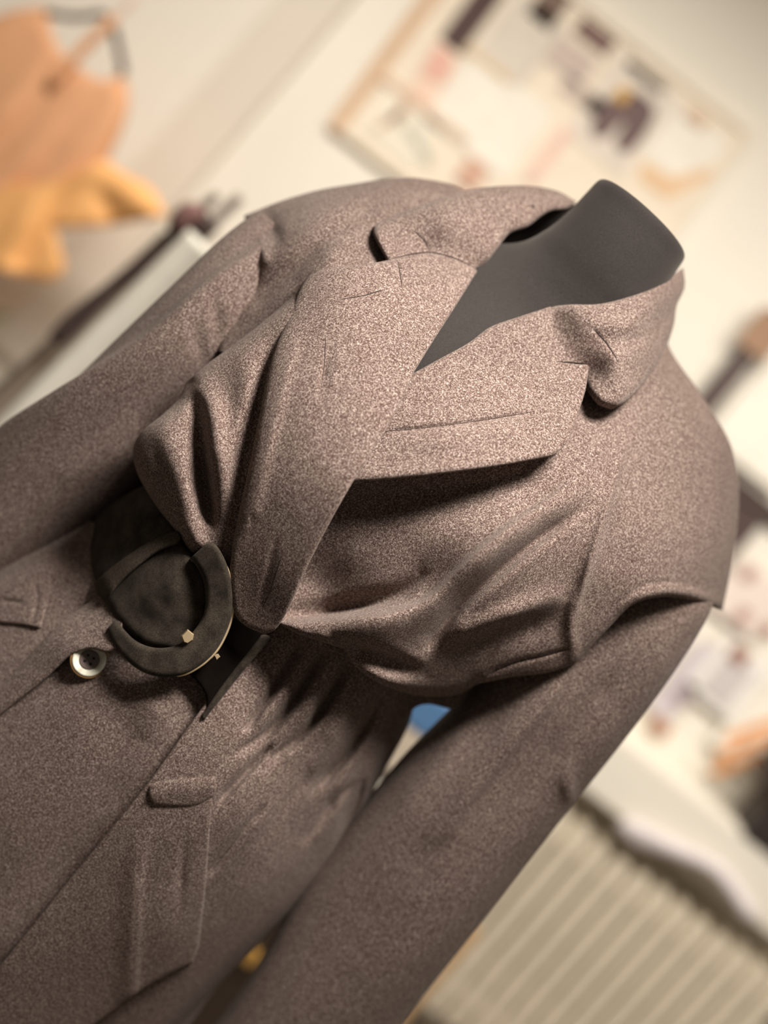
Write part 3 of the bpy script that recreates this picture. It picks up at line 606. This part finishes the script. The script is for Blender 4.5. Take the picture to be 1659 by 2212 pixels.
flat('trousers_image', [(1345, 190), (1415, 235), (1355, 330), (1328, 318), (1348, 262), (1300, 300), (1275, 280)], B_-0.0025, 0.0015, colm('plum_ink', (0.16, 0.105, 0.10)), tr)
sheet('blouse_image', 1345, 205, 26, 30, colm('mustard_ink', (0.70, 0.42, 0.12)), Y=B_-0.004, parent=tr)
sheet('photo_print', 1262, 210, 110, 34, colm('taupe_print', (0.55, 0.45, 0.39)), 'taupe strip photo left of the trousers photo', 'photo', B_)
sheet('photo_print', 1395, 165, 95, 20, colm('grey_print', (0.60, 0.52, 0.45)), 'thin grey strip above the trousers photo', 'photo', B_)
sheet('paper_strip', 1185, 335, 20, 130, colm('pink_paper', (0.83, 0.54, 0.45)), 'narrow pink paper strip hanging at the bottom of the pin board', 'paper', B_-0.004)
sheet('paper_strip', 1020, 375, 50, 60, colm('rust_paper', (0.62, 0.38, 0.28)), 'small rust paper tab just above the far shoulder of the coat', 'paper', B_-0.004)
flat('fabric_swatch', [(1390, 350), (1450, 385), (1540, 360), (1530, 385), (1440, 430), (1380, 385)], B_, 0.003, colm('apricot_cloth', (0.80, 0.55, 0.34)), None, 'apricot swatch folded in a V at the right end of the pin board', 'fabric swatch')
sheet('sketch_sheet', 1480, 320, 130, 120, white, 'white sheet at the right end of the pin board', 'paper', B_+0.002)
sheet('paper_strip', 1505, 255, 50, 24, bpy.data.materials['tan_paper'], 'small tan paper scrap at the upper right of the pin board', 'paper', B_-0.004)

# ---- orange top on a hanger
GY = 2.28
top = empty('hanging_top', tuple(wp(120, 300, GY)), 'orange sleeveless top with flared peplum and black straps hanging on the wall', 'top')
o1 = colm('tan_orange', (0.70, 0.365, 0.19)); o2 = colm('amber_cloth', (0.86, 0.45, 0.165))
dg = lambda x, y: GY+0*x
panel('bodice', [(40, 40, [(-140, 120), (-40, 50), (40, 20), (105, 15)]), (18, 14, [(105, 15), (112, 70), (135, 115), (190, 160), (225, 175), (262, 155)]), (40, 40, [(262, 155), (277, 190), (276, 240), (255, 300), (228, 352)]), (0, 0, [(228, 352), (140, 420), (0, 440), (-140, 420), (-140, 120)])], dg, o1, top, 20, 14,
    ridges=[([(200, 180, 0), (60, 330, 16), (-40, 430, 20)], 26, 30), ([(120, 120, 0), (0, 250, 18), (-100, 360, 18)], 24, 30), ([(250, 230, 0), (170, 320, 12), (100, 400, 12)], 20, 24)])
panel('peplum', [(30, 30, [(228, 345), (270, 375), (325, 405), (362, 466)]), (16, 14, [(362, 466), (250, 486), (122, 494)]), (16, 14, [(122, 494), (130, 540), (141, 580), (110, 610)]), (16, 14, [(110, 610), (50, 598), (0, 588), (-140, 560)]), (0, 0, [(-140, 560), (-140, 380), (0, 400), (120, 390), (228, 345)])],
    lambda x, y: GY-0.02+0*x, o2, top, 20, 14, ridges=[([(190, 380, 0), (120, 440, -14), (40, 560, -16)], 20, 30), ([(120, 400, 0), (60, 480, 18), (0, 590, 20)], 26, 26), ([(230, 370, 0), (290, 430, 16), (340, 462, 16)], 26, 26), ([(190, 400, 0), (230, 450, -12), (240, 480, -12)], 16, 16)])
blk = colm('black_strap', (0.035, 0.025, 0.025))
def ptube(name, pts, Y, rad, mat, parent=None): return tube(name, unproj(*np.array(spline(pts, 14)).T, Y), rad, mat, parent, 8)
ptube('strap', [(100, 28), (165, 38), (225, 32), (246, 45)], GY+0.01, 0.007, blk, top)
ptube('strap', [(240, 42), (254, 95), (266, 160)], GY+0.01, 0.008, blk, top)
ptube('strap', [(248, 40), (190, 95), (110, 180)], GY-0.012, 0.011, o1, top)
ptube('hanger_hook', [(236, 50), (262, 25), (300, -10)], GY+0.02, 0.006, colm('pink_wire', (0.72, 0.52, 0.42)), top)

# ---- clothes rail at the far left
RY = 1.75
met = colm('grey_metal', (0.22, 0.175, 0.145), 0.45)
rack = empty('clothes_rail', tuple(wp(150, 800, RY)), 'slim grey metal clothes rail leaning behind the far sleeve', 'clothes rail')
ptube('upright', [(-260, 1065), (0, 838), (310, 560), (470, 420)], RY+0.03, 0.008, met, rack)
ptube('upright', [(-260, 1130), (0, 902), (425, 512), (520, 425)], RY, 0.008, met, rack)
flat('garment_cover', [(-200, 1040), (0, 850), (300, 590), (450, 500), (425, 530), (0, 910), (-200, 1090)], RY+0.04, 0.012, colm('beige_cover', (0.60, 0.49, 0.385)), None, 'beige garment cover hung between the two uprights of the clothes rail', 'garment cover')
flat('green_cloth', [(215, 715), (265, 690), (235, 745), (200, 770)], RY+0.025, 0.01, colm('sage_cloth', (0.50, 0.50, 0.32)), None, 'small sage green cloth tucked in the beige garment cover', 'cloth')
ptube('white_pole', [(-300, 1262), (0, 960), (200, 760), (436, 524)], RY-0.13, 0.027, colm('white_enamel', (0.90, 0.87, 0.76), 0.4)); tag(bpy.data.objects['white_pole'], 'thick white pole running up beside the far sleeve', 'pole')
dj = panel('dark_jacket', [(16, 12, [(105, 722), (140, 682), (235, 606), (305, 545), (358, 495)]), (14, 12, [(360, 500), (375, 455), (430, 440), (468, 492)]), (14, 12, [(474, 496), (415, 545), (330, 590), (258, 622)]), (10, 8, [(258, 622), (205, 682), (128, 748), (105, 722)])], lambda x, y: RY-0.05+0*x, colm('dark_brown_cloth', (0.06, 0.038, 0.033)), None, 20, 10)
tag(dj, 'dark brown jacket shoulder draped over the clothes rail', 'jacket')
sc = panel('scarf', [(18, 14, [(372, 478), (385, 445), (420, 437), (442, 455), (430, 480), (395, 498)]), (6, 5, [(395, 498), (380, 492), (372, 478)])], lambda x, y: RY-0.08+0*x, colm('mauve_cloth', (0.25, 0.13, 0.12)), None, 15, 8); tag(sc, 'mauve scarf bundled on top of the dark brown jacket', 'scarf')
sheet('wall_paper_sheet', 40, 700, 200, 44, colm('sage_paper', (0.62, 0.62, 0.44)), 'sage green paper on the wall under the orange top', 'paper', tilt=-38)
sheet('wall_paper_sheet', 60, 645, 260, 60, colm('blush_paper', (0.78, 0.64, 0.50)), 'pale blush paper directly under the peplum of the orange top', 'paper', tilt=-36)
sheet('wall_paper_sheet', 0, 880, 120, 70, colm('coral_paper', (0.68, 0.36, 0.24)), 'coral paper low on the wall at the far left', 'paper', Y=RY+0.06, tilt=-38)

# ---- right wall pictures
fr = empty('picture_frame', tuple(wp(1660, 1090)), 'white picture in a dark brown frame behind the near shoulder', 'picture')
dk = colm('dark_frame', (0.075, 0.045, 0.04), 0.5)
sheet('print', 1680, 915, 200, 230, white, parent=fr)
sheet('frame_rail', 1583, 800, 42, 290, dk, parent=fr, t=0.03)
sheet('frame_rail', 1660, 1098, 230, 26, dk, parent=fr, t=0.03)
sheet('photo_print', 1650, 722, 75, 90, colm('sienna_print', (0.36, 0.22, 0.14)), 'sienna photo tucked in the upper corner of the dark picture frame', 'photo', WY-0.045)
sheet('dark_picture', 1575, 1140, 92, 118, dk, 'plain dark brown picture under the framed white one', 'picture', t=0.02)
pp = sheet('photo_print', 1615, 1290, 130, 130, colm('pale_rose_print', (0.80, 0.69, 0.62)), 'pale rose photo sheet below the dark brown panel', 'photo')
for x, y in ((1618, 1240), (1605, 1330), (1660, 1360)): sheet('figure', x, y, 26, 30, colm('rosewood_ink', (0.42, 0.23, 0.19)), Y=WY-0.026, parent=pp)
p2 = sheet('photo_print', 1575, 1465, 125, 150, colm('white_photo', (0.86, 0.82, 0.77)), 'white bordered portrait photo with a brown head beside the near sleeve', 'photo', WY-0.026)
sheet('image', 1570, 1470, 70, 100, colm('dusk_ink', (0.60, 0.555, 0.55)), Y=WY-0.03, parent=p2); sheet('head', 1598, 1416, 40, 34, colm('head_ink', (0.33, 0.155, 0.11)), Y=WY-0.034, parent=p2)
p3 = sheet('photo_print', 1480, 1470, 60, 190, colm('lilac_print', (0.66, 0.60, 0.63)), 'lilac photo half hidden behind the near sleeve', 'photo', WY-0.022)
sheet('image', 1475, 1500, 40, 60, colm('violet_ink', (0.42, 0.35, 0.38)), Y=WY-0.026, parent=p3)
sheet('paper_tab', 1427, 1570, 44, 30, colm('brick_paper', (0.42, 0.20, 0.13)), 'small brick red tab under the lilac photo', 'paper')
st = empty('striped_paper', tuple(wp(1615, 1640)), 'orange and white striped paper on the wall above the black boxes', 'paper')
sheet('backing', 1625, 1595, 130, 130, white, parent=st, t=0.002)
for k, (x, y) in enumerate(((1600, 1648), (1612, 1612), (1632, 1575))): sheet('stripe', x, y, 130, 20, colm('orange_ink', (0.85, 0.40, 0.17)), Y=WY-0.025, parent=st, tilt=-60)

# ---- sill, radiator and what lies on them
SY = 2.40
setting(box('trim_2', (0.92, WY-0.09, 0.835), (1.36, 0.18, 0.15), M['wall'], bev=0.008))
setting(bpy.data.objects['trim_2'])
bx = colm('matt_black', (0.03, 0.022, 0.02), 0.55)
zs = 0.9102
for (x, y, w, h, Y, lab) in ((1675, 1800, 150, 105, 2.47, 'black box standing on the sill, the lower of the two'), (1690, 1690, 110, 90, 2.47, 'black box stacked on top of the lower black box on the sill')):
    k = Y/FPX; p = wp(x, y, Y)
    e = empty('storage_box', (p.x, Y, zs), lab, 'box')
    hh = h*k; box('body', (p.x, Y, zs+hh*0.4), (w*k, 0.12, hh*0.8), bx, e, bev=0.004); box('lid', (p.x, Y, zs+hh*0.9), (w*k+0.006, 0.126, hh*0.2), bx, e, bev=0.004); zs += hh+0.0002
rd = empty('radiator', (0.9, 2.5, 0.12), 'cream sectional radiator under the sill', 'radiator')
enamel = colm('cream_enamel', (0.88, 0.80, 0.66), 0.35)
bmx = box('section', (0.40, 2.47, 0.41), (0.036, 0.11, 0.58), enamel, rd, bev=0.014)
me = bmx.data
for k in range(1, 18):
    c_ = bmx.copy(); COL.objects.link(c_); c_.parent = rd; c_.matrix_parent_inverse = bmx.matrix_parent_inverse; c_.location = (0.0565*k, 0, 0)
for z in (0.19, 0.63): tube('header_pipe', [(0.38, 2.48, z), (0.9, 2.48, z), (1.4, 2.48, z)], 0.022, enamel, rd)
for x in (0.42, 1.3): box('foot', (x, 2.48, 0.06), (0.03, 0.06, 0.12), enamel, rd)
tube('valve', [(0.36, 2.44, 0.66), (0.36, 2.42, 0.70), (0.36, 2.415, 0.73)], 0.014, colm('bronze', (0.30, 0.22, 0.14), 0.4), rd)
cl = panel('paper_roll', [(12, 14, [(1326, 1782), (1360, 1768), (1430, 1800), (1500, 1832), (1565, 1872), (1610, 1930), (1640, 1980)]), (10, 10, [(1640, 1980), (1620, 1990), (1600, 1984)]), (12, 14, [(1600, 1984), (1565, 1930), (1530, 1890), (1440, 1852), (1360, 1822), (1326, 1782)])], lambda x, y: 2.39+0*x, colm('lilac_white_paper', (0.76, 0.70, 0.71)), None, 25, 9,
    ridges=[([(1350, 1785, 4), (1450, 1835, 6), (1540, 1880, 6), (1610, 1965, 4)], 14, 14)]); tag(cl, 'lilac white roll of paper lying along the radiator top', 'paper roll')
wp_ = empty('wooden_post', (0.0, 2.1, 0.0), 'tan wooden board standing behind the near sleeve', 'board')
p = wp(905, 2105, 2.1); topz = wp(1000, 1985, 2.1).z
wp_.location = (p.x, 2.1, 0); box('board_face', (p.x, 2.1, topz/2), (0.075, 0.02, topz), colm('pine', (0.74, 0.48, 0.25)), wp_, bev=0.003)

# ---- low table with folded things behind the gap between sleeve and body
TY = 2.0
def boxpx(name, y0, y1, w, mat, label, cat, px=(905, 1590)):
    q = wp(*px, TY); return tag(box(name, (q.x, TY, (y0+y1)/2), (w, 0.22, y1-y0-0.0004), mat, bev=0.006), label, cat)
zz = [wp(*ru(375, u), TY).z for u in (-215, -298, -398, -422, -490, -530)]
boxpx('storage_crate', zz[1], zz[0], 0.22, colm('blue_plastic', (0.10, 0.22, 0.42), 0.4), 'blue plastic crate glimpsed between the near sleeve and the waist', 'crate')
boxpx('cardboard_box', zz[2], zz[1], 0.22, colm('grey_card', (0.62, 0.53, 0.42)), 'grey beige box under the blue crate', 'box')
boxpx('folded_cloth', zz[3], zz[2], 0.20, colm('dark_plum_cloth', (0.10, 0.07, 0.07)), 'dark folded cloth under the grey beige box', 'cloth')
boxpx('paper_stack', zz[4], zz[3], 0.22, white, 'white stack of paper under the dark folded cloth', 'paper')
boxpx('folded_cloth', zz[5], zz[4], 0.22, colm('red_cloth', (0.50, 0.12, 0.07)), 'red folded cloth at the bottom of the pile behind the coat', 'cloth')
tx = wp(905, 1590, TY).x
tb = empty('low_cabinet', (tx, TY+0.04, 0), 'low dark cabinet with a brass handle behind the coat', 'cabinet')
dw = colm('dark_wood', (0.045, 0.026, 0.016)); ct = zz[5]
box('cabinet_top', (tx-0.03, TY+0.04, ct-0.0127), (0.56, 0.34, 0.025), dw, tb)
box('body', (tx-0.03, TY+0.05, (ct-0.0255)/2), (0.53, 0.30, ct-0.0255), dw, tb)
q = wp(540, 2062, TY-0.12)
for sx in (-1, 1):
    dr = box('door', (tx-0.03+sx*0.132, TY-0.107, (ct-0.03)/2), (0.256, 0.012, ct-0.05), dw, tb, bev=0.003)
    if sx < 0: box('handle', (q.x+0.004, TY-0.122, q.z), (0.022, 0.018, 0.03), colm('brass_yellow', (0.72, 0.42, 0.10), 0.4), dr, bev=0.004)
